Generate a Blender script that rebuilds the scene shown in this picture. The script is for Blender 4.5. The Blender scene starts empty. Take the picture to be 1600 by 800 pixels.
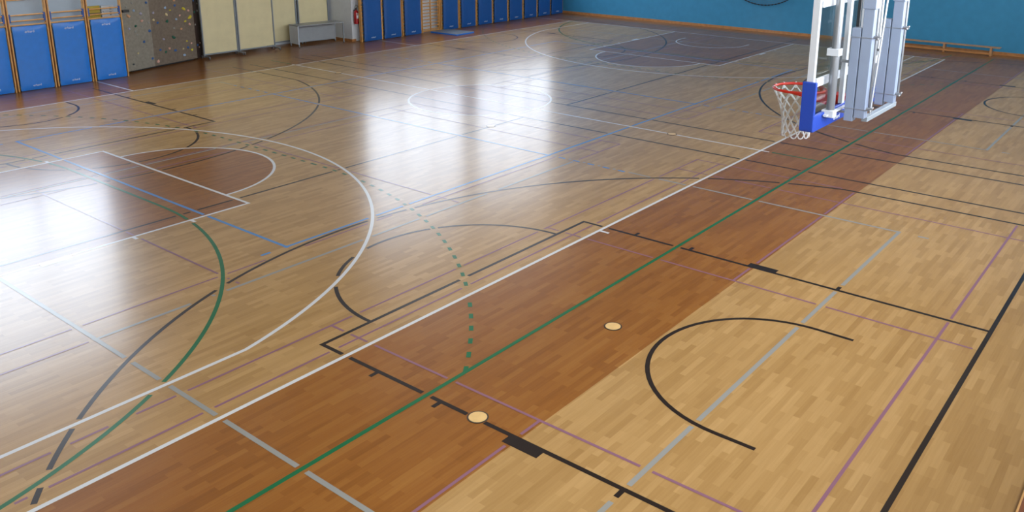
import bpy, bmesh, math, random
import numpy as np
from mathutils import Vector, Matrix, noise
S = bpy.context.scene
COL = S.collection
PI = math.pi
random.seed(7)

# ------------------------------------------------------------------ camera
cam_data = bpy.data.cameras.new('camera')
cam = bpy.data.objects.new('camera', cam_data); COL.objects.link(cam)
RX = (0.613700, -0.789507, 0.007182)
RY = (-0.203420, -0.166900, -0.964761)
RZ = (0.762884, 0.590613, -0.263028)
M4 = Matrix.Identity(4)
for i in range(3):
    M4[i][0] = RX[i]; M4[i][1] = -RY[i]; M4[i][2] = -RZ[i]
M4.translation = Vector((-1.639685, -6.756724, 4.615612))
cam.matrix_world = M4
cam_data.sensor_width = 36.0
cam_data.lens = 1342.766 / 1600 * 36
cam_data.shift_x = (800 - 855.553) / 1600
cam_data.shift_y = (223.485 - 400) / 1600
cam_data.clip_end = 200
S.camera = cam

# ------------------------------------------------------------------ world and exposure
S.view_settings.view_transform = 'Standard'
S.view_settings.look = 'None'
S.view_settings.exposure = 0.0
S.view_settings.gamma = 1.0
S.view_settings.use_curve_mapping = False
W = bpy.data.worlds.new('daylight'); S.world = W; W.use_nodes = True
W.node_tree.nodes['Background'].inputs[0].default_value = (0.62, 0.75, 0.95, 1)
W.node_tree.nodes['Background'].inputs[1].default_value = 0.6
PANE_LEFT = 6.0      # daylight through the windows of the long wall over the wall bars
PANE_NEAR = 10.2      # daylight through the windows behind the gallery, two of them added as fill
CEIL_FILL = 4.5  # strength of the added ceiling fill lights

# ------------------------------------------------------------------ materials
def lin(c):
    return tuple(((v/255)/12.92 if v/255 <= .04045 else ((v/255+.055)/1.055)**2.4) for v in c) + (1,)
MATS = {}
def mat(name, rgb, rough=.5, metal=0, spec=.5, noise_amt=.0, noise_scale=8, bump=0, bump_scale=40, emit=None):
    m = bpy.data.materials.new(name); m.use_nodes = True
    nt = m.node_tree; b = nt.nodes['Principled BSDF']
    b.inputs['Base Color'].default_value = lin(rgb)
    b.inputs['Roughness'].default_value = rough
    b.inputs['Specular IOR Level'].default_value = .2
    b.inputs['Coat Weight'].default_value = .30
    b.inputs['Coat Roughness'].default_value = .17
    b.inputs['Metallic'].default_value = metal
    b.inputs['Specular IOR Level'].default_value = spec
    tc = nt.nodes.new('ShaderNodeTexCoord')
    if noise_amt:
        n = nt.nodes.new('ShaderNodeTexNoise'); n.inputs['Scale'].default_value = noise_scale
        n.inputs['Detail'].default_value = 4
        nt.links.new(tc.outputs['Object'], n.inputs['Vector'])
        r = nt.nodes.new('ShaderNodeMapRange')
        r.inputs['From Min'].default_value = .3; r.inputs['From Max'].default_value = .7
        r.inputs['To Min'].default_value = 1-noise_amt; r.inputs['To Max'].default_value = 1+noise_amt
        nt.links.new(n.outputs['Fac'], r.inputs['Value'])
        x = nt.nodes.new('ShaderNodeVectorMath'); x.operation = 'SCALE'
        x.inputs[0].default_value = lin(rgb)[:3]
        nt.links.new(r.outputs[0], x.inputs['Scale'])
        nt.links.new(x.outputs[0], b.inputs['Base Color'])
    if bump:
        n2 = nt.nodes.new('ShaderNodeTexNoise'); n2.inputs['Scale'].default_value = bump_scale
        n2.inputs['Detail'].default_value = 3
        nt.links.new(tc.outputs['Object'], n2.inputs['Vector'])
        bp = nt.nodes.new('ShaderNodeBump'); bp.inputs['Strength'].default_value = bump
        bp.inputs['Distance'].default_value = .01
        nt.links.new(n2.outputs['Fac'], bp.inputs['Height'])
        nt.links.new(bp.outputs['Normal'], b.inputs['Normal'])
    if emit:
        b.inputs['Emission Color'].default_value = (*emit[:3], 1)
        b.inputs['Emission Strength'].default_value = emit[3]
    MATS[name] = m
    return m

def floor_bump(nt, b, rough):
    """lacquered boards: streaky, slightly uneven gloss along the planks"""
    g = nt.nodes.new('ShaderNodeNewGeometry')
    mp = nt.nodes.new('ShaderNodeMapping'); mp.inputs['Scale'].default_value = (.7, 11.0, 1)
    nt.links.new(g.outputs['Position'], mp.inputs['Vector'])
    n = nt.nodes.new('ShaderNodeTexNoise'); n.inputs['Scale'].default_value = 1.0; n.inputs['Detail'].default_value = 3
    nt.links.new(mp.outputs[0], n.inputs['Vector'])
    bp = nt.nodes.new('ShaderNodeBump'); bp.inputs['Strength'].default_value = .3; bp.inputs['Distance'].default_value = .0036
    nt.links.new(n.outputs['Fac'], bp.inputs['Height'])
    nt.links.new(bp.outputs['Normal'], b.inputs['Normal'])
    b.inputs['Roughness'].default_value = rough
    b.inputs['Specular IOR Level'].default_value = .2
    b.inputs['Coat Weight'].default_value = .30
    b.inputs['Coat Roughness'].default_value = .17

def parquet(name, light, brown, rough=.2):
    """strip parquet; stained brown outside the white court, in its keys and in the centre circle"""
    m = bpy.data.materials.new(name); m.use_nodes = True
    nt = m.node_tree; b = nt.nodes['Principled BSDF']; L = nt.links.new
    g = nt.nodes.new('ShaderNodeNewGeometry')
    def brick(w, h, off):
        t = nt.nodes.new('ShaderNodeTexBrick')
        mp = nt.nodes.new('ShaderNodeMapping'); mp.inputs['Location'].default_value = off
        L(g.outputs['Position'], mp.inputs['Vector']); L(mp.outputs[0], t.inputs['Vector'])
        t.inputs['Scale'].default_value = 1; t.inputs['Brick Width'].default_value = w
        t.inputs['Row Height'].default_value = h; t.inputs['Mortar Size'].default_value = .0012
        t.inputs['Mortar Smooth'].default_value = .3
        t.inputs['Color1'].default_value = (0, 0, 0, 1); t.inputs['Color2'].default_value = (1, 1, 1, 1)
        t.inputs['Mortar'].default_value = (.42, .42, .42, 1); t.offset_frequency = 2; t.offset = .37
        return t
    t1 = brick(.46, .068, (3.1, 1.7, 0)); t2 = brick(2.3, .204, (20, 9, 0))
    mp = nt.nodes.new('ShaderNodeMapping'); mp.inputs['Scale'].default_value = (2.5, 45, 1)
    L(g.outputs['Position'], mp.inputs['Vector'])
    n = nt.nodes.new('ShaderNodeTexNoise'); n.inputs['Scale'].default_value = 1; n.inputs['Detail'].default_value = 5
    L(mp.outputs[0], n.inputs['Vector'])
    def mth(op, a, bv, c=None):
        x = nt.nodes.new('ShaderNodeMath'); x.operation = op
        for i, v in enumerate((a, bv, c)):
            if v is None: continue
            if isinstance(v, (int, float)): x.inputs[i].default_value = v
            else: L(v, x.inputs[i])
        return x.outputs[0]
    big = nt.nodes.new('ShaderNodeTexNoise'); big.inputs['Scale'].default_value = .5; big.inputs['Detail'].default_value = 2
    L(g.outputs['Position'], big.inputs['Vector'])
    v = mth('MULTIPLY', t1.outputs['Color'], .46)
    v = mth('MULTIPLY_ADD', t2.outputs['Color'], .16, v)
    v = mth('MULTIPLY_ADD', n.outputs['Fac'], .42, v)
    v = mth('MULTIPLY_ADD', big.outputs['Fac'], .2, v)
    v = mth('ADD', v, -.12)
    ramps = []
    for cols in (light, brown):
        ramp = nt.nodes.new('ShaderNodeValToRGB')
        ramp.color_ramp.elements[0].color = lin(cols[0]); ramp.color_ramp.elements[0].position = .0
        ramp.color_ramp.elements[1].color = lin(cols[2]); ramp.color_ramp.elements[1].position = 1
        e = ramp.color_ramp.elements.new(.5); e.color = lin(cols[1]); L(v, ramp.inputs['Fac']); ramps.append(ramp)
    sp = nt.nodes.new('ShaderNodeSeparateXYZ'); L(g.outputs['Position'], sp.inputs[0]); x, y = sp.outputs[0], sp.outputs[1]
    gt = lambda a, c: mth('GREATER_THAN', a, c); lt = lambda a, c: mth('LESS_THAN', a, c)
    mul = lambda a, c: mth('MULTIPLY', a, c); mxx = lambda a, c: mth('MAXIMUM', a, c)
    k = mul(gt(y, -2.43), lt(y, -.02)); k = mxx(k, gt(y, 15.02)); k = mxx(k, mul(lt(x, -.02), gt(y, -.02))); k = mxx(k, mul(gt(x, 28.02), gt(y, -.02)))
    dx = mth('ABSOLUTE', mth('SUBTRACT', x, 14.0), 0); dy = mth('ABSOLUTE', mth('SUBTRACT', y, 7.5), 0)
    k = mxx(k, mul(gt(dx, 8.22), lt(dy, 2.44)))
    dy2 = mul(dy, dy)
    for c_ in (0.0, 8.2):
        q_ = mth('SUBTRACT', dx, c_); k = mxx(k, lt(mth('ADD', mul(q_, q_), dy2), 1.775**2))
    mix = nt.nodes.new('ShaderNodeMix'); mix.data_type = 'RGBA'
    L(k, mix.inputs[0]); L(ramps[0].outputs[0], mix.inputs[6]); L(ramps[1].outputs[0], mix.inputs[7])
    L(mix.outputs[2], b.inputs['Base Color'])
    b.inputs['IOR'].default_value = 1.5
    floor_bump(nt, b, rough)
    MATS[name] = m
def line_paint(name, rgb, rough=.29):
    m = bpy.data.materials.new(name); m.use_nodes = True
    b = m.node_tree.nodes['Principled BSDF']; b.inputs['Base Color'].default_value = lin(rgb)
    floor_bump(m.node_tree, b, rough); MATS[name] = m

FR = .29
parquet('parquet', ((146, 110, 62), (167, 131, 81), (188, 152, 101)), ((115, 68, 22), (139, 88, 36), (155, 106, 50)), FR)
line_paint('paint_white', (206, 208, 210)); line_paint('paint_black', (38, 30, 27)); line_paint('paint_green', (22, 100, 62))
line_paint('paint_blue', (76, 132, 190)); line_paint('paint_grey', (142, 142, 138)); line_paint('paint_purple', (134, 94, 112))
mat('wall_white', (214, 221, 230), .7, bump=.15, bump_scale=60, noise_amt=.03)
mat('wall_greyblue', (166, 186, 206), .6, noise_amt=.05, noise_scale=3)
mat('wall_plain', (170, 160, 142), .8)
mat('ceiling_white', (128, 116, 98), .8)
mat('wall_blue', (52, 138, 182), .75, noise_amt=.05, noise_scale=4, bump=.3, bump_scale=150)
mat('pine', (214, 160, 92), .4, noise_amt=.12, noise_scale=9)
mat('orange_wood', (178, 124, 74), .4, noise_amt=.15, noise_scale=7)
mat('dark_wood', (120, 62, 22), .35, noise_amt=.2, noise_scale=7)
mat('bench_wood', (184, 140, 98), .35, noise_amt=.15, noise_scale=7)
mat('mat_blue', (24, 122, 222), .55, bump=.35, bump_scale=9, noise_amt=.05)
mat('mat_blue_shaded', (10, 84, 160), .55, bump=.35, bump_scale=9, noise_amt=.05)  # the hung mats' blue with the dimmer light worked into the colour
mat('print_white', (232, 240, 248), .5)
mat('bracket_blue', (38, 84, 168), .5)
mat('floor_mat_grey', (120, 128, 136), .7, bump=.2, bump_scale=80)
mat('floor_mat_blue', (44, 128, 232), .5)
mat('cream_fabric', (220, 210, 170), .85, noise_amt=.04, noise_scale=3, bump=.3, bump_scale=6)
mat('grey_metal', (140, 150, 160), .4, metal=.15)
mat('steel', (140, 144, 150), .3, metal=.6)
mat('white_metal', (190, 195, 202), .4)
mat('painted_grey_blue', (130, 143, 166), .42, noise_amt=.02)
mat('dark_metal', (30, 32, 36), .4)
mat('black_rubber', (18, 18, 20), .6)
mat('table_grey', (150, 156, 162), .5, noise_amt=.03)
mat('table_side', (206, 216, 230), .5, noise_amt=.03)
mat('red_metal', (205, 34, 18), .35)
mat('extinguisher_red', (165, 14, 28), .28)
mat('net_white', (205, 207, 212), .7)
mat('pad_blue', (12, 58, 158), .5, bump=.15, bump_scale=60)
mat('climb_light', (142, 137, 126), .9, noise_amt=.12, noise_scale=14, bump=.9, bump_scale=45)
mat('climb_mid', (120, 108, 95), .9, noise_amt=.15, noise_scale=14, bump=.9, bump_scale=45)
mat('climb_dark', (62, 44, 38), .9, noise_amt=.15, noise_scale=14, bump=.7, bump_scale=45)
mat('mesh_dark', (24, 30, 40), .7)
mat('mesh_grey', (96, 120, 140), .7)
mat('yellow_panel', (176, 152, 40), .6, noise_amt=.08)
mat('pale_grey', (176, 180, 186), .5)
mat('cap_wood', (222, 184, 122), .3, noise_amt=.06)
mat('cap_ring', (52, 42, 34), .4)
for n_, c_ in {'b': (52, 96, 160), 'g': (150, 150, 144), 'l': (150, 178, 210), 'v': (168, 168, 190), 'o': (212, 162, 122), 'p': (222, 176, 160),
               'n': (20, 92, 72), 'y': (214, 200, 60), 'c': (222, 208, 160), 'k': (70, 76, 80)}.items():
    mat('hold_' + n_, c_, .7, noise_amt=.15, noise_scale=20)
def glow(name, col, s):
    m = bpy.data.materials.new(name); m.use_nodes = True; nt = m.node_tree
    for n in list(nt.nodes):
        if n.type != 'OUTPUT_MATERIAL': nt.nodes.remove(n)
    e = nt.nodes.new('ShaderNodeEmission'); e.inputs[0].default_value = (*col, 1); e.inputs[1].default_value = s
    nt.links.new(e.outputs[0], nt.nodes['Material Output'].inputs[0]); MATS[name] = m
glow('daylit_pane', (.76, .86, 1.0), PANE_LEFT)
glow('daylit_pane_side', (.76, .86, 1.0), PANE_LEFT*1.5)
glow('daylit_fill_pane_near', (.92, .96, 1.0), PANE_NEAR)
glow('ceiling_fill_glow', (1.0, .9, .74), CEIL_FILL)
def glassmat():
    m = bpy.data.materials.new('clear_glass'); m.use_nodes = True; nt = m.node_tree
    for n in list(nt.nodes):
        if n.type != 'OUTPUT_MATERIAL': nt.nodes.remove(n)
    t = nt.nodes.new('ShaderNodeBsdfTransparent'); t.inputs[0].default_value = (.80, .87, .86, 1)
    g = nt.nodes.new('ShaderNodeBsdfGlossy'); g.inputs['Roughness'].default_value = .03
    lw = nt.nodes.new('ShaderNodeLayerWeight'); lw.inputs[0].default_value = .5
    pw = nt.nodes.new('ShaderNodeMath'); pw.operation = 'POWER'; nt.links.new(lw.outputs['Facing'], pw.inputs[0]); pw.inputs[1].default_value = 5
    f = nt.nodes.new('ShaderNodeMath'); f.operation = 'MULTIPLY_ADD'; nt.links.new(pw.outputs[0], f.inputs[0]); f.inputs[1].default_value = .9; f.inputs[2].default_value = .04
    mx = nt.nodes.new('ShaderNodeMixShader')
    nt.links.new(f.outputs[0], mx.inputs[0]); nt.links.new(t.outputs[0], mx.inputs[1]); nt.links.new(g.outputs[0], mx.inputs[2])
    nt.links.new(mx.outputs[0], nt.nodes['Material Output'].inputs[0]); MATS['clear_glass'] = m
glassmat()

# ------------------------------------------------------------------ mesh helpers
class MB:
    def __init__(s): s.v = []; s.f = []; s.m = []; s.mi = 0; s.smooth = False; s.sm = []
    def add(s, vs, fs):
        o = len(s.v); s.v += [tuple(v) for v in vs]
        for f in fs: s.f.append(tuple(i+o for i in f)); s.m.append(s.mi); s.sm.append(s.smooth)
    def box(s, a, b, M=None, ch=0):
        """box between corners a and b; ch = chamfer of all edges"""
        x0, y0, z0 = (min(a[i], b[i]) for i in range(3)); x1, y1, z1 = (max(a[i], b[i]) for i in range(3))
        if ch <= 0:
            vs = [(x, y, z) for z in (z0, z1) for y in (y0, y1) for x in (x0, x1)]
            fs = [(0, 2, 3, 1), (4, 5, 7, 6), (0, 1, 5, 4), (2, 6, 7, 3), (0, 4, 6, 2), (1, 3, 7, 5)]
        else:
            bm = bmesh.new(); bmesh.ops.create_cube(bm, size=1)
            for v in bm.verts:
                v.co = Vector((x0 if v.co.x < 0 else x1, y0 if v.co.y < 0 else y1, z0 if v.co.z < 0 else z1))
            bmesh.ops.bevel(bm, geom=list(bm.edges), offset=ch, segments=2, affect='EDGES', profile=.5)
            vs = [v.co.copy() for v in bm.verts]; fs = [[v.index for v in f.verts] for f in bm.faces]; bm.free()
        if M is not None: vs = [M @ Vector(v) for v in vs]
        s.add(vs, fs); return s
    def tube(s, pts, r, n=8, closed=False, cap=True):
        pts = [Vector(p) for p in pts]; N = len(pts)
        rr = r if isinstance(r, (list, tuple)) else [r]*N
        rings = []; up = None
        for i, p in enumerate(pts):
            if closed: t = (pts[(i+1) % N]-pts[i-1]).normalized()
            else: t = (pts[min(i+1, N-1)]-pts[max(i-1, 0)]).normalized()
            if up is None:
                up = Vector((0, 0, 1)) if abs(t.z) < .9 else Vector((1, 0, 0))
            u = (up - t*up.dot(t)); u.normalize(); w = t.cross(u); up = u
            rings.append([p + (u*math.cos(2*PI*k/n)+w*math.sin(2*PI*k/n))*rr[i] for k in range(n)])
        vs = [v for q in rings for v in q]; fs = []
        for i in range(N if closed else N-1):
            j = (i+1) % N
            for k in range(n): fs.append((i*n+k, i*n+(k+1) % n, j*n+(k+1) % n, j*n+k))
        if cap and not closed: fs += [tuple(reversed(range(n))), tuple(range((N-1)*n, N*n))]
        old = s.smooth; s.smooth = True; s.add(vs, fs); s.smooth = old; return s
    def lathe(s, prof, c=(0, 0, 0), n=24, axis='z'):
        vs = []; fs = []
        for r, z in prof:
            for k in range(n):
                a = 2*PI*k/n; p = (r*math.cos(a), r*math.sin(a), z)
                if axis == 'y': p = (p[0], p[2], p[1])
                if axis == 'x': p = (p[2], p[0], p[1])
                vs.append((p[0]+c[0], p[1]+c[1], p[2]+c[2]))
        for i in range(len(prof)-1):
            for k in range(n): fs.append((i*n+k, i*n+(k+1) % n, (i+1)*n+(k+1) % n, (i+1)*n+k))
        fs += [tuple(reversed(range(n))), tuple(range((len(prof)-1)*n, len(prof)*n))]
        old = s.smooth; s.smooth = True; s.add(vs, fs); s.smooth = old; return s
    def build(s, name, mats, parent=None, loc=None):
        me = bpy.data.meshes.new(name); me.from_pydata(s.v, [], s.f)
        mats = mats if isinstance(mats, (list, tuple)) else [mats]
        for m in mats: me.materials.append(MATS[m])
        me.polygons.foreach_set('material_index', s.m)
        me.polygons.foreach_set('use_smooth', s.sm)
        me.update()
        if any(s.sm):
            try: me.set_sharp_from_angle(angle=math.radians(40))
            except Exception: pass
        o = bpy.data.objects.new(name, me); COL.objects.link(o)
        if parent is not None: o.parent = parent
        if loc is not None: o.location = loc
        return o
def bx(name, a, b, m, parent=None, ch=0): return MB().box(a, b, ch=ch).build(name, m, parent)
def thing(name, label, cat, loc=(0, 0, 0), rz=0, group=None):
    o = bpy.data.objects.new(name, None); COL.objects.link(o); o.location = loc; o.rotation_euler = (0, 0, rz)
    o.empty_display_size = .2
    return tag(o, label, cat, group)
def tag(o, label, cat, group=None):
    o['label'] = label; o['category'] = cat
    if group: o['group'] = group
    return o
def struct(o): o['kind'] = 'structure'; return o
def kids(o): return [c for c in COL.objects if c.parent == o]
def copy_tree(o, parent=None):
    c = o.copy(); COL.objects.link(c); c.parent = parent
    for ch in kids(o): copy_tree(ch, c)
    return c
def text_mesh(name, body, size, m, parent=None, M=None, ext=.0008):
    cu = bpy.data.curves.new(name, 'FONT'); cu.body = body; cu.size = size; cu.extrude = ext
    cu.align_x = 'CENTER'; cu.align_y = 'CENTER'
    t = bpy.data.objects.new(name, cu); COL.objects.link(t)
    bpy.context.view_layer.update()
    me = bpy.data.meshes.new_from_object(t.evaluated_get(bpy.context.evaluated_depsgraph_get()))
    bpy.data.objects.remove(t)
    if M is not None: me.transform(M)
    me.materials.clear(); me.materials.append(MATS[m])
    o = bpy.data.objects.new(name, me); COL.objects.link(o)
    if parent is not None: o.parent = parent
    return o

# ------------------------------------------------------------------ floor with its court markings
# world: x along the hall, y across it, origin at the near left corner of the white basketball court
X0, X1 = -2.4, 30.2          # end walls
YN, YL = -7.4, 17.42         # near wall, long wall with the wall bars
YR = 18.75                   # back of the recess
CY = 5.41                    # centre line of the two black cross courts
LINES = []                   # (paint, width, points, dash)
def seg(p, a, b, w=.05, dash=None): LINES.append((p, w, [a, b], dash))
def arc(p, c, r, a0, a1, w=.05, dash=None):
    n = max(8, int(abs(a1-a0)/360*2*PI*r/.12))
    LINES.append((p, w, [(c[0]+r*math.cos(math.radians(a0+(a1-a0)*i/n)), c[1]+r*math.sin(math.radians(a0+(a1-a0)*i/n))) for i in range(n+1)], dash))
def mx(x, side): return x if side == 0 else 28-x
# white basketball court 28 x 15
for y in (-.025, 15.025): seg('white', (-.05, y), (28.05, y))
for x in (-.025, 28.025): seg('white', (x, -.05), (x, 15.05))
seg('white', (14, -.2), (14, 15.0)); seg('white', (14, 15.05), (14, 15.2))
arc('white', (14, 7.5), 1.775, 0, 360)
for sd in (0, 1):
    X = lambda x: mx(x, sd)
    A = (lambda a: a) if sd == 0 else (lambda a: 180-a)
    for y in (.925, 14.075): seg('white', (X(0), y), (X(2.99), y))
    t = math.degrees(math.asin(6.575/6.725)); arc('white', (X(1.575), 7.5), 6.725, A(-t), A(t))
    for y in (5.075, 9.925): seg('white', (X(0), y), (X(5.8), y))
    seg('white', (X(5.775), 5.05), (X(5.775), 9.95))
    arc('white', (X(5.8), 7.5), 1.775, A(-90), A(90))
    arc('white', (X(1.575), 7.5), 1.275, A(-90), A(90))
    for y in (6.225, 8.775): seg('white', (X(1.2), y), (X(1.575), y))
    for y, s_ in ((5.05, -1), (9.95, 1)):
        for xx in (1.775, 3.875, 4.775): seg('white', (X(xx), y), (X(xx), y+s_*.10))
        seg('white', (X(2.6), y+s_*.05), (X(3.0), y+s_*.05), .10)
    seg('white', (X(8.325), -.05), (X(8.325), -.2))
    seg('white', (X(9.0), 15.05), (X(9.0), 17.0)); seg('white', (X(0), 15.05), (X(0), 17.0))
# black cross courts
for sd in (0, 1):
    X = lambda x: mx(x, sd)
    xc = 6.03
    for x in (xc-7.14, xc+7.15): seg('black', (X(x), -5.32), (X(x), 2*CY+5.32))
    seg('black', (X(xc-7.14), CY), (X(xc+7.15), CY))
    for near in (0, 1):
        Y = (lambda y: y) if near == 0 else (lambda y: 2*CY-y)
        AY = (lambda a: a) if near == 0 else (lambda a: -a)
        xl, xr = X(xc), X(xc)
        if near == 0: seg('black', (X(xc-7.14), -5.32), (X(xc+7.15), -5.32))
        for dx in (-2.46, 2.46):
            seg('black', (xl+dx, Y(-5.32)), (xl+dx, Y(.37)))
            s_ = 1 if dx > 0 else -1
            for dd in (1.775, 3.875, 4.775): seg('black', (xl+dx, Y(-5.32+dd)), (xl+dx+s_*.12, Y(-5.32+dd)))
            seg('black', (xl+dx+s_*.062, Y(-2.72)), (xl+dx+s_*.062, Y(-2.32)), .125)
        seg('black', (xl-2.485, Y(.37)), (xl+2.485, Y(.37)))
        arc('black', (xl, Y(.37)), 1.775, AY(0), AY(180))
        yh = -3.76
        arc('black', (xl, Y(yh)), 1.275, AY(0), AY(180))
        for dx in (-1.275, 1.275): seg('black', (xl+dx, Y(yh)), (xl+dx, Y(yh-.4)))
        t = math.degrees(math.acos(6.55/6.725))
        # the arc's left part stops at the white side line
        if near == 0:
            a_end = 180-math.degrees(math.asin((0.0-yh)/6.725)) if True else 180-t
            if sd == 0: arc('black', (xl, yh), 6.725, t, a_end)
            else: arc('black', (xl, yh), 6.725, t, 180-t)
        else: arc('black', (xl, Y(yh)), 6.725, -t, -(180-t))
        for s_ in (-1, 1):
            if near == 0 and sd == 0 and s_ < 0: continue
            seg('black', (xl+s_*6.55, Y(-5.32)), (xl+s_*6.55, Y(yh+1.52)))
# green handball court
seg('green', (-1.15, -1.25), (29.15, -1.25))
for sd in (0, 1):
    X = lambda x: mx(x, sd)
    A = (lambda a: a) if sd == 0 else (lambda a: 180-a)
    seg('green', (X(-1.15), -1.25), (X(-1.15), 16.25))
    arc('green', (X(-1.15), 6.0), 5.97, A(-90), A(0)); arc('green', (X(-1.15), 9.0), 5.97, A(0), A(90)); seg('green', (X(4.82), 6), (X(4.82), 9))
    t = math.degrees(math.asin(7.25/8.96))
    arc('green', (X(-1.15), 6.0), 8.96, A(-t), A(0), dash=(.15, .15)); seg('green', (X(7.81), 6), (X(7.81), 9), dash=(.15, .15))
    arc('green', (X(-1.15), 9.0), 8.96, A(0), A(t), dash=(.15, .15))
seg('green', (14, -1.25), (14, -.2)); seg('green', (14, 15.2), (14, 16.25))
# blue volleyball court
for y in (3.04, 11.96): seg('blue', (5.0, y), (23.0, y))
for sd in (0, 1):
    X = lambda x: mx(x, sd)
    seg('blue', (X(5.03), 3.0), (X(5.03), 12.0)); seg('blue', (X(11.05), 3.0), (X(11.05), 12.0))
    for k in range(5):
        y = 2.80-k*.34
        seg('blue', (X(11.06), y), (X(11.06), y-.15)); seg('blue', (X(11.06), 15-y), (X(11.06), 15-y+.15))
    for y in (3.04, 11.96): seg('blue', (X(4.77), y), (X(4.62), y))
    # grey cross volleyball courts
    for y in (-3.55, 2*CY+3.55): seg('grey', (X(2.06), y), (X(11.11), y))
    for x in (2.09, 11.08): seg('grey', (X(x), -3.55), (X(x), 2*CY+3.55))
    for y in (CY-3, CY+3): seg('grey', (X(2.06), y), (X(11.11), y))
    seg('grey', (X(11.08), -3.82), (X(11.08), -3.97)); seg('grey', (X(2.09), -3.82), (X(2.09), -3.97))
    # purple badminton courts
    nx = 5.925
    for (a, b, c, d) in ((.65, .175, -5.37, -4.88), (8.49, 8.04, 2.41, 2.86), (16.33, 15.88, 10.25, 10.7)):
        for y in (a, b, c, d): seg('purple', (X(nx-6.69), y), (X(nx+6.69), y), .032)
        for dx in (-6.69, -5.93, -2.01, 2.01, 5.93, 6.69): seg('purple', (X(nx+dx), a), (X(nx+dx), c), .032)
        m_ = (a+c)/2-.03
        for s_ in (-1, 1): seg('purple', (X(nx+s_*2.01), m_), (X(nx+s_*6.69), m_), .032)
PRI = ['white', 'green', 'blue', 'black', 'grey', 'purple']
CAPS = [(5.91, -1.88), (3.595, -1.90), (12.075, 5.44), (14.0, 2.0), (14.0, 13.0)]
EDGE_Y = -2.43
fl = MB()
# 0 light parquet, 1 brown parquet, 2.. paints
fl.box((X0, YN, -.12), (X1, YR, -.002))
gx = [X0+(X1-X0)*i/33 for i in range(34)]; gy = [YN+(YR-YN)*i/26 for i in range(27)]
fl.add([(x, y, 0) for y in gy for x in gx], [(j*34+i, j*34+i+1, (j+1)*34+i+1, (j+1)*34+i) for j in range(26) for i in range(33)])
def resample(pts, step):
    out = []
    for a, b in zip(pts[:-1], pts[1:]):
        d = math.dist(a, b); n = max(1, int(math.ceil(d/step)))
        for i in range(n): out.append((a[0]+(b[0]-a[0])*i/n, a[1]+(b[1]-a[1])*i/n))
    out.append(pts[-1]); return np.array(out)
SEGS = {p: [] for p in PRI}
for p, w, pts, dash in LINES:
    for a, b in zip(pts[:-1], pts[1:]): SEGS[p].append((*a, *b, w/2))
for p in SEGS: SEGS[p] = np.array(SEGS[p]) if SEGS[p] else np.zeros((0, 5))
def blocked(P, own):
    bad = np.zeros(len(P), bool)
    for q in PRI[:PRI.index(own)]:
        Sg = SEGS[q]
        lo = P.min(0)-.3; hi = P.max(0)+.3
        k = (np.maximum(Sg[:, 0], Sg[:, 2]) > lo[0]) & (np.minimum(Sg[:, 0], Sg[:, 2]) < hi[0]) & (np.maximum(Sg[:, 1], Sg[:, 3]) > lo[1]) & (np.minimum(Sg[:, 1], Sg[:, 3]) < hi[1])
        Sg = Sg[k]
        if not len(Sg): continue
        A_ = Sg[:, :2]; D = Sg[:, 2:4]-A_; L2 = (D**2).sum(1)
        for i0 in range(0, len(P), 400):
            Pc = P[i0:i0+400]
            t = np.clip(((Pc[:, None, :]-A_[None])*D[None]).sum(2)/L2[None], 0, 1)
            dd = np.sqrt((((A_[None]+t[..., None]*D[None])-Pc[:, None, :])**2).sum(2))
            bad[i0:i0+400] |= (dd < Sg[None, :, 4]+(.028 if q != 'grey' or own != 'purple' else .02)).any(1)
    for c in CAPS: bad |= np.hypot(P[:, 0]-c[0], P[:, 1]-c[1]) < .105
    return bad
def strip(P, w, z, mi):
    P = np.asarray(P); T = np.zeros_like(P)
    T[1:-1] = P[2:]-P[:-2]; T[0] = P[1]-P[0]; T[-1] = P[-1]-P[-2]
    T /= np.linalg.norm(T, axis=1)[:, None]; Nn = np.stack([-T[:, 1], T[:, 0]], 1)*w/2
    vs = []; fs = []
    for a, n in zip(P, Nn): vs += [(a[0]-n[0], a[1]-n[1], z), (a[0]+n[0], a[1]+n[1], z)]
    for i in range(len(P)-1): fs.append((2*i, 2*i+2, 2*i+3, 2*i+1))
    fl.mi = mi; fl.add(vs, fs)
for li, (p, w, pts, dash) in enumerate(LINES):
    P = resample(pts, .02 if len(pts) == 2 else .04)
    keep = ~blocked(P, p)
    if dash:
        s_ = np.concatenate([[0], np.cumsum(np.linalg.norm(np.diff(P, axis=0), axis=1))])
        keep &= (s_ % (dash[0]+dash[1])) < dash[0]
    z = .0008 + .000008*li
    i = 0; n = len(P)
    while i < n:
        if not keep[i]: i += 1; continue
        j = i
        while j+1 < n and keep[j+1]: j += 1
        if j > i:
            run = P[i:j+1]
            if len(pts) == 2:
                nn = max(1, int(math.dist(run[0], run[-1])/1.0)); run = np.array([run[0]+(run[-1]-run[0])*t_/nn for t_ in range(nn+1)])
            strip(run, w, z, 1+PRI.index(p))
        i = j+1
fl.mi = 0
floor = struct(fl.build('floor', ['parquet', 'paint_white', 'paint_green', 'paint_blue', 'paint_black', 'paint_grey', 'paint_purple']))

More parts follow.
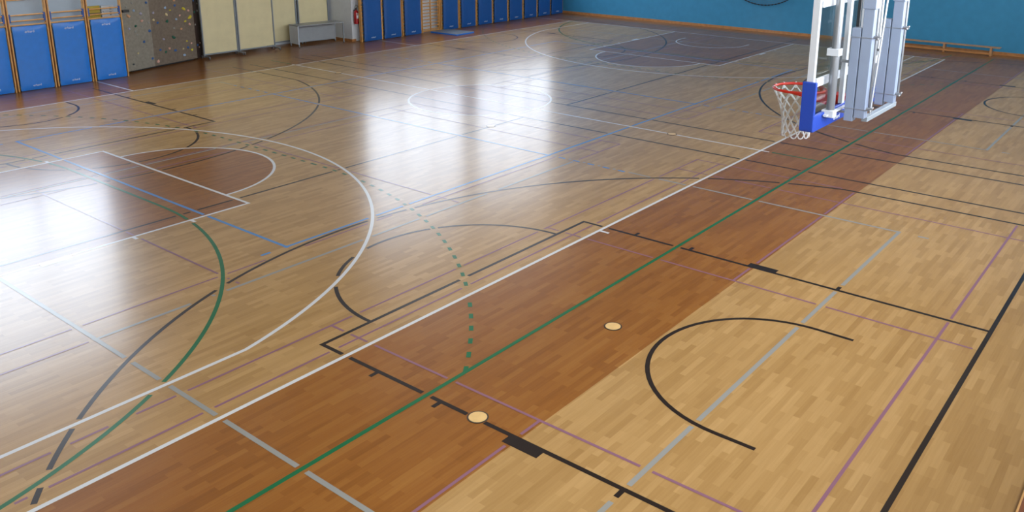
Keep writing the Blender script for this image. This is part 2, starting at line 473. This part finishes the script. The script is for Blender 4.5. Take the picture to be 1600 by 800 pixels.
# ------------------------------------------------------------------ room shell
ZC = 8.9
T = .25
def wall_with_windows(name, x0, x1, y0, y1, wins, m, z0=0, z1=ZC):
    w = MB(); cuts = sorted(wins); x = x0
    for (a, b, za, zb_) in cuts:
        w.box((x, y0, z0), (a, y1, z1)); w.box((a, y0, z0), (b, y1, za)); w.box((a, y0, zb_), (b, y1, z1)); x = b
    w.box((x, y0, z0), (x1, y1, z1))
    return struct(w.build(name, m))
winsR = [(18.6, 23.9, 2.55, 7.9), (24.65, 29.9, 2.55, 7.9)]
winsL = [(3.4, 9.2, 2.7, 8.0)]
wall_with_windows('wall_left', X0-T, 10.1, YL, YL+T, winsL, 'wall_greyblue')
wall_with_windows('wall_left_far', 18.2, X1+T, YL, YL+T, winsR, 'wall_white')
struct(MB().box((9.85, YL+T, 0), (10.1, YR, ZC)).box((18.2, YL+T, 0), (18.45, YR, ZC)).box((9.85, YR, 0), (18.45, YR+T, ZC)).build('wall_recess', 'wall_white'))
nwin = [0]
def window(x0, x1, z0, z1, y, pane, mull, s=1):
    nwin[0] += 1
    o = struct(MB().box((x0, y+.10*s, z0), (x1, y+.13*s, z1)).build('window_%d' % nwin[0], pane))
    f = MB(); fy0, fy1 = y+.02*s, y+.16*s; t = .07
    f.box((x0, fy0, z0), (x0+t, fy1, z1)); f.box((x1-t, fy0, z0), (x1, fy1, z1)); f.box((x0, fy0, z0), (x1, fy1, z0+t)); f.box((x0, fy0, z1-t), (x1, fy1, z1))
    for k in range(1, mull): xm = x0+(x1-x0)*k/mull; f.box((xm-t*.6, fy0, z0), (xm+t*.6, fy1, z1))
    f.box((x0, fy0, (z0+z1)/2-.03), (x1, fy1, (z0+z1)/2+.03))
    f.build('window_frame', 'white_metal', o)
for (a, b, c, d) in winsR: window(a, b, c, d, YL, 'daylit_pane', 3)
for (a, b, c, d) in winsL: window(a, b, c, d, YL, 'daylit_pane_side', 3)
struct(MB().box((X1, YN-T, 0), (X1+T, YL+T, ZC)).build('wall_far', 'wall_blue'))
struct(MB().box((X0-T, YN-T, 0), (X0, YL, ZC)).build('wall_back', 'wall_plain'))
winsN = [(-1.8, 3.2, 3.2, 8.3), (4.0, 9.0, 3.2, 8.3), (9.8, 14.8, 3.2, 8.3), (16.0, 21.0, 4.6, 8.3), (22.5, 27.5, 4.6, 8.3)]  # unseen; sized for the wall light, last two added to brighten the far end
wall_with_windows('wall_near', X0, X1, YN-T, YN, winsN, 'wall_plain')
for (a, b, c, d) in winsN: window(a, b, c, d, YN, 'daylit_fill_pane_near', 4, -1)
struct(MB().box((X0-T, YN-T, ZC), (X1+T, YR+T, ZC+.2)).build('ceiling', 'ceiling_white'))
struct(bx('baseboard_far', (X1-.03, YN, 0), (X1, YL-.35, .105), 'orange_wood'))
struct(MB().box((18.17, YL-.02, 0), (18.35, YL, .08)).box((18.17, YL, 0), (18.2, YR, .08)).build('baseboard_recess', 'orange_wood'))
b_ = MB(); b_.box((X0, -6.60, 0), (X1-.03, -6.165, .09)); b_.mi = 1; b_.box((X0, -6.175, .086), (X1-.03, -6.16, .1))
struct(b_.build('baseboard_near', ['dark_wood', 'pine']))

# floor socket caps
capdesc = ['pale wooden floor cap alone in the brown strip beside the green line',
           'pale wooden floor cap interrupting the black key line in the brown strip',
           'small floor cap in the bright window reflection at mid hall',
           'small floor cap breaking the white halfway line near the side line',
           'small floor cap breaking the white halfway line near the wall bars']
c0 = None
for i, (cx, cy) in enumerate(CAPS):
    if c0 is None:
        c0 = thing('floor_cap', '', 'floor cap')
        MB().lathe([(.088, 0), (.088, .0052)], n=32).build('lid', 'cap_wood', c0)
        MB().lathe([(.103, 0), (.103, .0045), (.0882, .0045), (.0882, 0)], n=32).build('ring', 'cap_ring', c0)
        o = c0
    else: o = copy_tree(c0)
    o.location = (cx, cy, 0); tag(o, capdesc[i], 'floor cap', 'floor socket caps')

# ------------------------------------------------------------------ wall bars and hung mats
def mat_mesh(w, h, d, seed, amp=.014):
    bm = bmesh.new(); bmesh.ops.create_cube(bm, size=1)
    bmesh.ops.subdivide_edges(bm, edges=[e for e in bm.edges if abs(e.verts[0].co.x-e.verts[1].co.x) > .5], cuts=10, use_grid_fill=True)
    bmesh.ops.subdivide_edges(bm, edges=[e for e in bm.edges if abs(e.verts[0].co.z-e.verts[1].co.z) > .5], cuts=18, use_grid_fill=True)
    for v in bm.verts:
        x, y, z = v.co; ex = min(1, (0.5-abs(x))*w/.05); ez = min(1, (0.5-abs(z))*h/.05)
        rnd = math.sqrt(max(0, ex*(2-ex)))*math.sqrt(max(0, ez*(2-ez)))
        yy = y*d
        if y < 0:
            n1 = noise.noise(Vector((x*w*2.2+seed*7.1+z*h*1.3, seed*3.3, z*h*1.1-x*w*1.2)))
            n2 = noise.noise(Vector((x*w*7+seed, 5.5, z*h*5)))
            yy = -d*.5*(.35+.65*rnd) + amp*(n1*1.6+n2*.5)*rnd
        v.co = Vector((x*w, yy, z*h+h/2))
    for f in bm.faces: f.smooth = True
    vs = [v.co.copy() for v in bm.verts]; fs = [[v.index for v in f.verts] for f in bm.faces]; bm.free()
    m = MB(); m.smooth = True; m.add(vs, fs); return m
RFRONT = Matrix.Rotation(PI/2, 4, 'X')     # text standing up, facing -y
def make_mat(h, material, seed, top):
    t = thing('padded_mat', '', 'mat')
    mat_mesh(.80, h, .06, seed).build('cover', material, t)
    M = Matrix.Translation((-.02, -.047, .12)) @ RFRONT; text_mesh('logo', 'erhard', .075, 'print_white', t, M)
    if top: text_mesh('logo', 'erhard', .085, 'print_white', t, Matrix.Translation((-.02, -.047, h-.14)) @ RFRONT)
    for s_ in (-1, 1):
        for z in (.08, h-.09):
            bx('strap', (s_*.395-.02, -.01, z-.045), (s_*.395+.02, .03, z+.045), 'mesh_grey', t)
    return t
UY = 17.13
def bars_unit(hw, th, bracket):
    t = thing('wall_bars', '', 'wall bars')
    for s_ in (-1, 1): bx('upright', (s_*hw-th, -.09, 0), (s_*hw+th, .03, 2.6), 'pine', t, ch=.004)
    if bracket:
        bx('ledge', (-.44, -.07, 1.665), (.44, .0, 1.69), 'pine', t)
        for z in (1.785, 1.93): MB().tube([(-.41, -.05, z), (.41, -.05, z)], .017, 10).build('rung', 'pine', t)
        for s_ in (-1, 1): bx('bracket', (s_*.415-.024, -.075, 1.75), (s_*.415+.024, -.02, 1.965), 'bracket_blue', t)
        bx('crossbar', (-.44, -.05, 2.30), (.44, -.0, 2.35), 'pine', t)
    else:
        z = .12
        while z < 2.5:
            MB().tube([(-.44, -.03, z), (.44, -.03, z)], .019, 8).build('rung', 'pine', t); z += .125
        bx('stile', (.02, -.01, .08), (.06, .02, 2.55), 'pine', t)
        bx('kickboard', (-.44, -.06, .04), (.44, -.02, .085), 'pine', t)
    return t
left_c = [7.535, 8.50, 9.465]; left_c = [6.57] + left_c
lab_m = ['bright blue hung mat cut by the left picture edge', 'bright blue hung mat, second from the left picture edge',
         'bright blue hung mat in the middle of the left wall bars', 'bright blue hung mat next to the climbing wall']
lab_u = ['pine wall bars at the left picture edge with blue brackets', 'pine wall bars framing the second bright blue mat from the left',
         'pine wall bars framing the bright blue mat beside the yellow panel unit', 'pine wall bars next to the climbing wall with yellow panel behind']
u0 = m0 = None
for i, x in enumerate(left_c):
    if u0 is None: u0 = bars_unit(.448, .0155, True); u = u0; m0 = make_mat(1.64, 'mat_blue', 3, True); m_ = m0
    else: u = copy_tree(u0); m_ = copy_tree(m0)
    u.location = (x, UY, 0); tag(u, lab_u[i], 'wall bars', 'wall bars left of the climbing wall')
    m_.location = (x, UY-.085, .012); tag(m_, lab_m[i], 'mat', 'bright blue mats left of the climbing wall')
right_c = [18.80, 19.75, 20.76, 21.76, 22.78, 23.8, 24.8, 25.78, 26.77, 27.77, 28.74, 29.68]
o_names = ['first', 'second', 'third', '', 'first', 'second', 'third', 'fourth', 'fifth', 'sixth', 'seventh', 'last']
mR = None; uR = None
for i, x in enumerate(right_c):
    side = 'left' if i < 3 else 'right'
    if i == 0: u = uR0 = bars_unit(.465, .018, False)
    else: u = copy_tree(uR0)
    u.location = (x, UY, 0)
    if i == 3: tag(u, 'uncovered pine wall bars with bare rungs behind the thin floor mat', 'wall bars', 'wall bars along the far stretch of the wall'); continue
    if i < 3: ul = ['next to the fire extinguisher', 'second left of the bare rungs', 'first left of the bare rungs'][i]; 
    elif i < 11: ul = '%s right of the bare rungs' % o_names[i]
    else: ul = 'in the far corner'
    tag(u, 'pine wall bars behind a shade-coloured blue mat, ' + ul, 'wall bars', 'wall bars along the far stretch of the wall')
    if mR is None: mR = make_mat(1.95, 'mat_blue_shaded', 11, False); m_ = mR
    else: m_ = copy_tree(mR)
    m_.location = (x, UY-.128, .012)
    tag(m_, 'shade-coloured blue mat hung on wall bars, ' + ul.replace('unit ', '').replace('the extinguisher ', 'the extinguisher '), 'mat', 'shade-coloured blue mats along the far stretch of the wall')

# things seen through the bars next to the climbing wall
o = thing('wall_panel', 'yellow panel on the wall behind the bars next to the climbing wall', 'panel', (9.2, YL-.03, 0))
bx('board', (-.02, -.03, 1.66), (.3, .028, 1.98), 'yellow_panel', o); bx('slot', (.0, -.034, 1.755), (.29, -.028, 1.79), 'dark_metal', o)
o = thing('switch_box', 'white metal box with grey fittings behind the bars next to the climbing wall', 'box', (9.53, YL-.02, 0))
bx('housing', (.0, -.06, 1.66), (.34, .018, 1.97), 'white_metal', o, ch=.01)
MB().tube([(.03, -.08, 1.82), (.31, -.08, 1.83)], .022, 8).build('handle', 'pale_grey', o); bx('fitting', (.22, -.08, 1.7), (.26, -.055, 1.93), 'grey_metal', o)

# ------------------------------------------------------------------ climbing wall
PA = (10.12, 17.46); PB = (11.07, 17.74); PC = (12.64, 18.12); PD = (13.05, 18.5)
cw = thing('climbing_wall', 'grey brown textured climbing wall with colourful holds beside the blue mats', 'climbing wall', (0, 0, 0))
for (P, Q, m_, nm, z0) in ((PA, PB, 'climb_light', 'light_panel', .05), (PB, PC, 'climb_mid', 'middle_panel', .05), (PC, PD, 'climb_dark', 'dark_panel', .02)):
    d = Vector((Q[0]-P[0], Q[1]-P[1], 0)); L = d.length; d.normalize(); n = Vector((-d.y, d.x, 0))*.04
    g = MB(); nx_, nz = 8, 40; vs = []; fs = []
    for k in range(nz+1):
        for j in range(nx_+1):
            p = Vector((P[0], P[1], 0))+d*(L*j/nx_); z = z0+(4.6-z0)*k/nz
            off = -n.normalized()*.006*noise.noise(Vector((p.x*5, p.y*5, z*5))) if 0 < j < nx_ else Vector((0, 0, 0))
            vs.append((p.x+off.x, p.y+off.y, z))
    for k in range(nz):
        for j in range(nx_): a = k*(nx_+1)+j; fs.append((a, a+1, a+nx_+2, a+nx_+1))
    g.add(vs, fs)
    g.add([(P[0], P[1], z0), (Q[0], Q[1], z0), (Q[0]+n.x, Q[1]+n.y, z0), (P[0]+n.x, P[1]+n.y, z0), (P[0], P[1], 4.6), (Q[0], Q[1], 4.6), (Q[0]+n.x, Q[1]+n.y, 4.6), (P[0]+n.x, P[1]+n.y, 4.6)],
          [(0, 3, 2, 1), (2, 3, 7, 6), (4, 5, 6, 7), (0, 4, 7, 3), (1, 2, 6, 5)])
    g.build(nm, m_, cw)
MB().box((10.3, 17.62, 0), (12.6, 17.7, .06), M=Matrix.Translation((10.3, 17.62, 0)) @ Matrix.Rotation(.235, 4, 'Z') @ Matrix.Translation((-10.3, -17.62, 0))).build('dark_gap_strip', 'black_rubber', cw)  # dark strip standing in for the shaded gap under the panels
bx('bracket', (10.13, 17.36, 1.73), (10.30, 17.50, 1.80), 'dark_metal', cw)
HOLDS = [(0, 0.91, 1.92, 'b', 2), (0, 0.393, 1.96, 'g', 1), (0, 0.174, 1.87, 'g', 1), (0, 0.429, 1.74, 'l', 2), (0, 0.663, 1.63, 'v', 3), (0, 0.224, 1.61, 'o', 4), (0, 0.673, 1.42, 'p', 3), (0, 0.444, 1.3, 'n', 2), (0, 0.918, 1.34, 'g', 1), (0, 0.659, 1.26, 'g', 1), (0, 0.198, 1.25, 'v', 2), (0, 0.412, 1.15, 'g', 2), (0, 0.925, 1.1, 'b', 3), (0, 0.676, 0.82, 'b', 2), (0, 0.457, 1.05, 'g', 1), (1, 0.574, 1.89, 'o', 2), (1, 0.579, 1.74, 'b', 2), (1, 0.353, 1.71, 'l', 2), (1, 0.46, 1.62, 'y', 1), (1, 0.776, 1.61, 'y', 4), (1, 0.885, 1.54, 'p', 2), (1, 0.076, 1.61, 'v', 2), (1, 0.363, 1.51, 'c', 3), (1, 0.674, 1.43, 'p', 1), (1, 0.58, 1.33, 'l', 2), (1, 0.902, 1.34, 'y', 5), (1, 0.785, 1.23, 'y', 2), (1, 0.068, 1.4, 'c', 2), (1, 0.153, 1.3, 'b', 2), (1, 0.363, 1.31, 'n', 3), (1, 0.885, 1.13, 'p', 2), (1, 0.506, 1.08, 'g', 2), (1, 0.677, 1.02, 'o', 2), (1, 0.478, 0.81, 'n', 4), (1, 0.245, 0.8, 'v', 2), (1, 0.781, 0.63, 'y', 1), (1, 0.885, 0.54, 'p', 1), (2, 0.173, 1.82, 'b', 2), (2, 0.752, 1.69, 'g', 1), (2, 0.157, 1.46, 'n', 2), (2, 0.673, 1.47, 'g', 2), (2, 0.137, 1.08, 'g', 1), (2, 0.65, 0.47, 'p', 1), (0, 0.418, 0.52, 'c', 1), (0, 0.921, 0.29, 'b', 2), (1, 0.07, 0.18, 'p', 3), (0, 0.205, 0.23, 'k', 1), (1, 0.148, 0.5, 'b', 2), (1, 0.268, 0.41, 'n', 2), (1, 0.357, 0.5, 'p', 2), (1, 0.483, 0.41, 'b', 3), (1, 0.678, 0.42, 'c', 1), (1, 0.79, 0.43, 'b', 2), (1, 0.883, 0.34, 'y', 2), (1, 0.684, 0.22, 'l', 3), (2, 0.202, 0.44, 'b', 2), (2, 0.457, 0.35, 'p', 1)]
hr = random.Random(5)
hold_shapes = []
def hold_mesh(seed):
    r = random.Random(seed); bm = bmesh.new(); bmesh.ops.create_icosphere(bm, subdivisions=2, radius=1)
    off = Vector((r.uniform(0, 9), r.uniform(0, 9), r.uniform(0, 9)))
    for v in bm.verts:
        k = 1+.45*noise.noise(v.co*1.3+off)
        v.co = Vector((v.co.x*k*1.15, v.co.y*k*.6, v.co.z*k*.85))
    me = bpy.data.meshes.new('climbing_hold'); bm.to_mesh(me); bm.free()
    for p_ in me.polygons: p_.use_smooth = True
    return me
meshes = {}
for i, (k, u, z, c, s_) in enumerate(HOLDS):
    P, Q = ((PA, PB), (PB, PC), (PC, PD))[k]
    key = (c, i % 4)
    if key not in meshes:
        me = hold_mesh(i % 4 + 3); me.materials.append(MATS['hold_'+c]); meshes[key] = me
    d = Vector((Q[0]-P[0], Q[1]-P[1], 0)).normalized(); n = Vector((d.y, -d.x, 0))
    o = bpy.data.objects.new('climbing_hold', meshes[key]); COL.objects.link(o); o.parent = cw
    r = (.022, .03, .038, .046, .055, .06)[s_]
    ang = math.atan2(d.y, d.x)
    o.matrix_local = Matrix.Translation(Vector((P[0]+(Q[0]-P[0])*u, P[1]+(Q[1]-P[1])*u, z))+n*r*.25) @ Matrix.Rotation(ang, 4, 'Z') @ Matrix.Rotation(hr.uniform(-.7, .7), 4, 'Y') @ Matrix.Diagonal((r*(1.25 if s_ > 3 else 1), r, r*(.8 if s_ > 3 else 1), 1))

# ------------------------------------------------------------------ rolling screens in the recess
def screen(w):
    t = thing('rolling_screen', '', 'screen')
    z0, z1 = .105, 2.1; f = .035
    for x in (0, w-f): bx('upright', (x, -.018, .05), (x+f, .018, z1), 'grey_metal', t)
    for z in (z0, z1-f): bx('rail', (f, -.016, z), (w-f, .016, z+f), 'grey_metal', t)
    m = MB(); m.smooth = True; nx_, nz = 14, 20; vs = []; fs = []
    for side in (-1, 1):
        for k in range(nz+1):
            for j in range(nx_+1):
                u, v = j/nx_, k/nz
                bulge = .010*math.sin(PI*u)*math.sin(PI*v)+.004*noise.noise(Vector((u*3, v*5, w*9)))
                vs.append((f+.012+(w-2*f-.024)*u, side*(.006+bulge), z0+f+.01+(z1-z0-2*f-.02)*v))
    N_ = (nx_+1)*(nz+1)
    for sd_ in (0, 1):
        for k in range(nz):
            for j in range(nx_):
                a = sd_*N_+k*(nx_+1)+j; q_ = (a, a+1, a+nx_+2, a+nx_+1); fs.append(q_ if sd_ == 0 else q_[::-1])
    m.add(vs, fs); m.build('fabric_panel', 'cream_fabric', t)
    for x in (.02, w-.02):
        foot = MB().box((x-.015, -.30, .07), (x+.015, .16, .095)).build('foot', 'grey_metal', t)
        for y in (-.28, .14):
            MB().lathe([(.012, -.012), (.034, -.010), (.034, .010), (.012, .012)], (x, y, .034), 14, 'x').box((x-.006, y-.012, .03), (x+.006, y+.012, .075)).build('castor', 'steel', foot)
    return t
s1 = screen(1.22); s1.location = (12.82, 18.05, 0); tag(s1, 'cream fabric rolling screen next to the climbing wall', 'screen', 'cream rolling screens')
bx('latch', (.5, -.035, 1.80), (.62, -.012, 1.84), 'dark_metal', s1)
s2 = screen(1.36); s2.location = (14.07, 18.05, 0); tag(s2, 'cream fabric rolling screen, second from the climbing wall, largest in view', 'screen', 'cream rolling screens')
s3 = screen(1.16); s3.location = (15.56, 18.57, 0); tag(s3, 'cream fabric rolling screen set back, partly behind the left end of the grey table', 'screen', 'cream rolling screens')
s4 = screen(1.30); s4.location = (16.80, 18.57, 0); tag(s4, 'cream fabric rolling screen behind the grey table beside the pillar', 'screen', 'cream rolling screens')

# ------------------------------------------------------------------ grey rolling table
tb = thing('rolling_table', 'long grey table on castors with white end panel in front of cream screens', 'table', (16.06, 17.62, 0), math.radians(-7.5))
bx('tabletop', (0, 0, .715), (1.80, .62, .745), 'table_grey', tb, ch=.004)
bx('end_panel', (.004, .01, .11), (.024, .60, .714), 'table_side', tb)
bx('back_panel', (.03, .585, .12), (1.74, .602, .714), 'table_grey', tb)
for (x, y) in ((.03, .03), (1.76, .03), (.03, .60), (1.76, .60)):
    lg = bx('leg', (x-.016, y-.016, .06), (x+.016, y+.016, .714), 'grey_metal', tb)
    MB().lathe([(.012, -.013), (.033, -.011), (.033, .011), (.012, .013)], (x, y, .033), 14, 'x').build('castor', 'steel', lg)
bx('bottom_rail', (.05, .585, .09), (1.74, .605, .118), 'grey_metal', tb)

# ------------------------------------------------------------------ fire extinguisher
ex = thing('fire_extinguisher', 'red fire extinguisher hung on the pillar beside the grey table', 'fire extinguisher', (18.33, YL-.105, .62))
MB().lathe([(.03, 0), (.078, .008), (.084, .03), (.084, .40), (.07, .45), (.03, .48), (.024, .50)]).build('cylinder', 'extinguisher_red', ex)
bx('label_plate', (-.05, -.088, .2), (.04, -.083, .32), 'print_white', ex)
bx('label_plate', (-.05, -.088, .34), (.04, -.083, .38), 'print_white', ex)
MB().lathe([(.028, .50), (.028, .54)]).box((-.018, -.05, .535), (.018, .05, .56)).tube([(0, -.04, .56), (0, -.08, .60), (0, -.10, .61)], .01).build('valve', 'dark_metal', ex)
MB().tube([(-.01, -.02, .54), (-.07, -.03, .60), (-.02, -.04, .68), (.07, -.05, .62), (.10, -.05, .45), (.098, -.05, .2)], .011).build('hose', 'black_rubber', ex)
bx('wall_bracket', (-.03, .07, .1), (.03, .10, .5), 'dark_metal', ex)

# ------------------------------------------------------------------ thin mat on the floor
gm = thing('gym_mat', 'thin grey topped blue gym mat lying by the bare wall bars', 'mat', (22.08, 16.37, .002), math.radians(1.5))
bx('core', (-.49, -.78, 0), (.49, .56, .05), 'floor_mat_blue', gm, ch=.008)
bx('top_cover', (-.482, -.772, .0505), (.482, .552, .056), 'floor_mat_grey', gm)

# ------------------------------------------------------------------ long bench at the blue wall
bn = thing('gymnastic_bench', 'long low wooden gymnastic bench against the blue wall', 'bench', (29.78, 0, 0))
bx('seat', (-.12, -1.30, .275), (.12, 2.70, .31), 'bench_wood', bn, ch=.004)
for y in (-1.03, .43, 1.85): bx('leg', (-.11, y-.03, 0), (.11, y+.03, .274), 'bench_wood', bn, ch=.003)
bx('beam', (-.145, -1.0, .05), (-.115, 2.4, .115), 'orange_wood', bn)

# ------------------------------------------------------------------ round net on the blue wall
rn = thing('hanging_net', 'round dark rimmed net hanging on the blue end wall', 'net', (30.05, 7.25, 2.02))
a_, c_ = 1.45, .95
MB().tube([(-.02-.10*math.cos(2*PI*i/48)*0, a_*math.cos(2*PI*i/48), c_*math.sin(2*PI*i/48)) for i in range(48)], .017, 6, closed=True).build('rim', 'mesh_dark', rn)
mm = MB()
for k in range(-18, 19):
    y = k*.08
    if abs(y) < a_: h = c_*math.sqrt(1-(y/a_)**2); mm.tube([(0, y, -h), (0.02, y, 0), (0, y, h)], .0035, 4)
for k in range(-12, 13):
    z = k*.08
    if abs(z) < c_: h = a_*math.sqrt(1-(z/c_)**2); mm.tube([(0, -h, z), (0.02, 0, z), (0, h, z)], .0035, 4)
mm.build('mesh', 'mesh_grey', rn)
st = MB()
for i in range(64):
    a = 2*PI*i/64; b = a+.04
    st.tube([(-.02, a_*math.cos(a), c_*math.sin(a)), (-.02, a_*math.cos(b), c_*math.sin(b))], .024, 6)
st.build('lacing', 'mesh_dark', rn)

# ------------------------------------------------------------------ basketball hoop of the near cross court
HX, HY, HZ = 5.84, -4.235, 2.88       # board centre, board front face, bottom of the padding
hp = thing('basketball_hoop', 'ceiling hung glass backboard with blue padding, red rim and white net', 'basketball hoop', (HX, HY, 0))
w = .83
MB().box((-w+.03, -.026, HZ+.04), (w-.03, -.012, HZ+1.07)).build('glass_board', 'clear_glass', hp)
fr = MB()
for s_ in (-1, 1): fr.box((s_*(w-.03)-.022, -.055, HZ+.02), (s_*(w-.03)+.022, -.002, HZ+1.1))
fr.box((-w+.03, -.062, HZ+1.05), (w-.03, .004, HZ+1.1)); fr.box((-w+.03, -.062, HZ+.02), (w-.03, .0, HZ+.065))
fr.build('board_frame', 'white_metal', hp)
pd = MB(); pd.box((-w-.012, -.092, HZ), (w+.012, .022, HZ+.045), ch=.006); pd.box((-w-.01, -.0935, HZ+.001), (w+.01, -.066, HZ+.135), ch=.004); pd.box((-w-.01, .006, HZ+.02), (w+.01, .022, HZ+.09), ch=.004)
for s_ in (-1, 1): pd.box((s_*(w+.002)-.018, -.092, HZ+.01), (s_*(w+.002)+.018, .022, HZ+.41), ch=.006)
padd = pd.build('edge_padding', 'pad_blue', hp)
text_mesh('logo', 'erhard', .055, 'print_white', padd, Matrix.Translation((-.31, -.0950, HZ+.038)) @ RFRONT)
fr2 = MB()
for x in (-.20, .20): fr2.box((x-.03, -.10, HZ+.14), (x+.03, -.066, HZ+1.08))
fr2.box((-w+.06, -.064, HZ+.36), (w-.06, -.05, HZ+.43)); fr2.box((-w+.06, -.064, HZ+1.0), (w-.06, -.05, HZ+1.06))
fr2.build('rear_frame', 'white_metal', hp)
# rim and net
rz = 3.055; ry = .375; RR = .225
rimp = MB(); rimp.tube([(RR*math.cos(2*PI*i/64), ry+RR*math.sin(2*PI*i/64), rz) for i in range(64)], .013, 10, closed=True)
pts = [(-.09, .012), (-.13, .17), (-.17, ry-.135), (-.1, ry-.2), (0, ry-.222), (.1, ry-.2), (.17, ry-.135), (.13, .17), (.09, .012)]
n_ = len(pts); vs = [(p[0], p[1], rz-.006) for p in pts]+[(p[0]*.9, p[1]*.85, rz-.075 if p[1] > .1 else rz-.11) for p in pts]
fs = [tuple(range(n_)), tuple(range(2*n_-1, n_-1, -1))]+[(i, i+n_, (i+1) % n_+n_, (i+1) % n_) for i in range(n_)]
rimp.add(vs, fs); rimp.box((-.09, -.008, rz-.11), (.09, .016, rz+.012)); rimp.box((-.07, -.12, rz-.10), (.07, -.03, rz+.0))
vs = []; fs = []; NF = 28
for i in range(NF+1):
    a = math.radians(-178+176*i/NF); h = .012+.065*math.sin(PI*i/NF)**1.5
    for rr_, zz in ((RR+.002, rz), (RR+.002, rz-h), (RR-.004, rz-h), (RR-.004, rz)): vs.append((rr_*math.cos(a), ry+rr_*math.sin(a), zz))
for i in range(NF):
    for k in range(4): fs.append((i*4+k, i*4+(k+1) % 4, i*4+4+(k+1) % 4, i*4+4+k))
fs += [(3, 2, 1, 0), (NF*4, NF*4+1, NF*4+2, NF*4+3)]
rimp.add(vs, fs)
rim = rimp.build('rim', 'red_metal', hp)
nt_ = MB(); NS = 12; rows = 7
def npt(a, lev):
    t = lev/rows; r = RR*(1-t)+.125*t - .03*math.sin(PI*t); return Vector((r*math.cos(a), ry+r*math.sin(a), rz-.012-.40*t))
for k in range(NS):
    for s_ in (-1, 1):
        p = []
        for lev in range(rows+1):
            a = 2*PI*(k+s_*.5*lev*.85)/NS
            p.append(npt(a, lev))
        q_ = []
        for i in range(len(p)-1):
            for j in range(3): q_.append(p[i].lerp(p[i+1], j/3))
        q_.append(p[-1]); nt_.tube(q_, .0065, 5)
for k in range(NS):   # bottom scallops
    a0 = 2*PI*(k+.5*rows*.85)/NS; a1 = 2*PI*(k+1-.5*rows*.85+ (rows*.85//1))/NS
    pa = npt(a0, rows); pb = npt(a0+2*PI/NS, rows)
    mid = (pa+pb)/2+Vector((0, 0, -.035)); nt_.tube([pa, pa.lerp(mid, .5)+Vector((0, 0, -.012)), mid, pb.lerp(mid, .5)+Vector((0, 0, -.012)), pb], .0065, 5)
    b0 = 2*PI*k/NS; nt_.tube([npt(b0, 0)+Vector((0, 0, .03)), npt(b0, 0), npt(b0, .5)], .009, 5)
nt_.build('net', 'net_white', hp)
# height adjusting posts behind the board
def post(xc):
    m = bx('lower_housing', (xc-.04, -.24, 2.905), (xc+.04, -.165, 3.69), 'painted_grey_blue', hp, ch=.004)
    m2 = MB().box((xc-.04, -.335, 2.94), (xc+.04, -.248, 3.86), ch=.004).box((xc-.048, -.343, 3.85), (xc+.048, -.24, 8.88), ch=.004).build('upright', 'painted_grey_blue', hp)
    MB().tube([(xc+.055, -.34, 3.0), (xc+.055, -.34, 8.85)], .011).build('guide_tube', 'steel', hp)
    for z in (2.97, 3.40):
        c = MB().tube([(xc, -.17, z), (xc, -.085, z)], .012).box((xc-.02, -.175, z-.02), (xc+.02, -.16, z+.02)).build('bolt', 'steel', hp)
    c = MB(); 
    for z in (3.02, 3.62): MB().tube([(xc, -.335, z), (xc, -.385, z)], .014).tube([(xc-.04, -.375, z-.01), (xc+.04, -.375, z+.01)], .008).box((xc-.043, -.34, z-.008), (xc+.043, -.16, z-.002)).build('clamp', 'steel', hp)
post(5.53-HX); post(6.33-HX)
MB().box((5.57-HX, -.34, 2.90), (6.38-HX, -.29, 2.94), ch=.003).build('bottom_rail', 'grey_metal', hp)
MB().tube([(5.53-HX, -.37, 2.98), (6.25-HX, -.37, 7.6)], .009).build('brace', 'steel', hp)
cy_ = MB().tube([(5.27-HX, -.125, 3.0), (5.27-HX, -.125, 4.3)], .034, 16).build('lift_cylinder', 'steel', hp)
for z in (3.0, 3.51): bx('collar', (5.27-.045-HX, -.165, z-.03), (5.27+.045-HX, -.066, z+.03), 'white_metal', cy_, ch=.004)
bx('stay', (5.335-HX, -.12, 3.0), (5.35-HX, -.09, 3.5), 'white_metal', hp)
bx('rod', (5.78-HX, -.125, 3.3), (5.81-HX, -.10, 4.2), 'dark_metal', hp)
bx('arm', (5.18-HX, -.13, 2.985), (5.7-HX, -.10, 3.0), 'white_metal', hp)
# top of the hoop carrier at the ceiling
bx('ceiling_beam', (5.3-HX, -.40, 8.75), (6.55-HX, -.15, 8.88), 'grey_metal', hp)

# ------------------------------------------------------------------ ceiling lights added as fill, lit though the hall lamps are off
l0 = None
for i, (lx, ly) in enumerate([(x, y) for x in (3, 10, 17, 24) for y in (-2, 5, 12)]):
    if l0 is None:
        l0 = thing('ceiling_fill_light', '', 'ceiling light'); bx('housing', (-.8, -.15, -.10), (.8, .15, -.002), 'white_metal', l0); bx('diffuser', (-.76, -.12, -.115), (.76, .12, -.101), 'ceiling_fill_glow', l0); o = l0
    else: o = copy_tree(l0)
    o.location = (lx, ly, ZC); tag(o, 'long white fill light added under the hall ceiling', 'ceiling light', 'added ceiling fill lights')
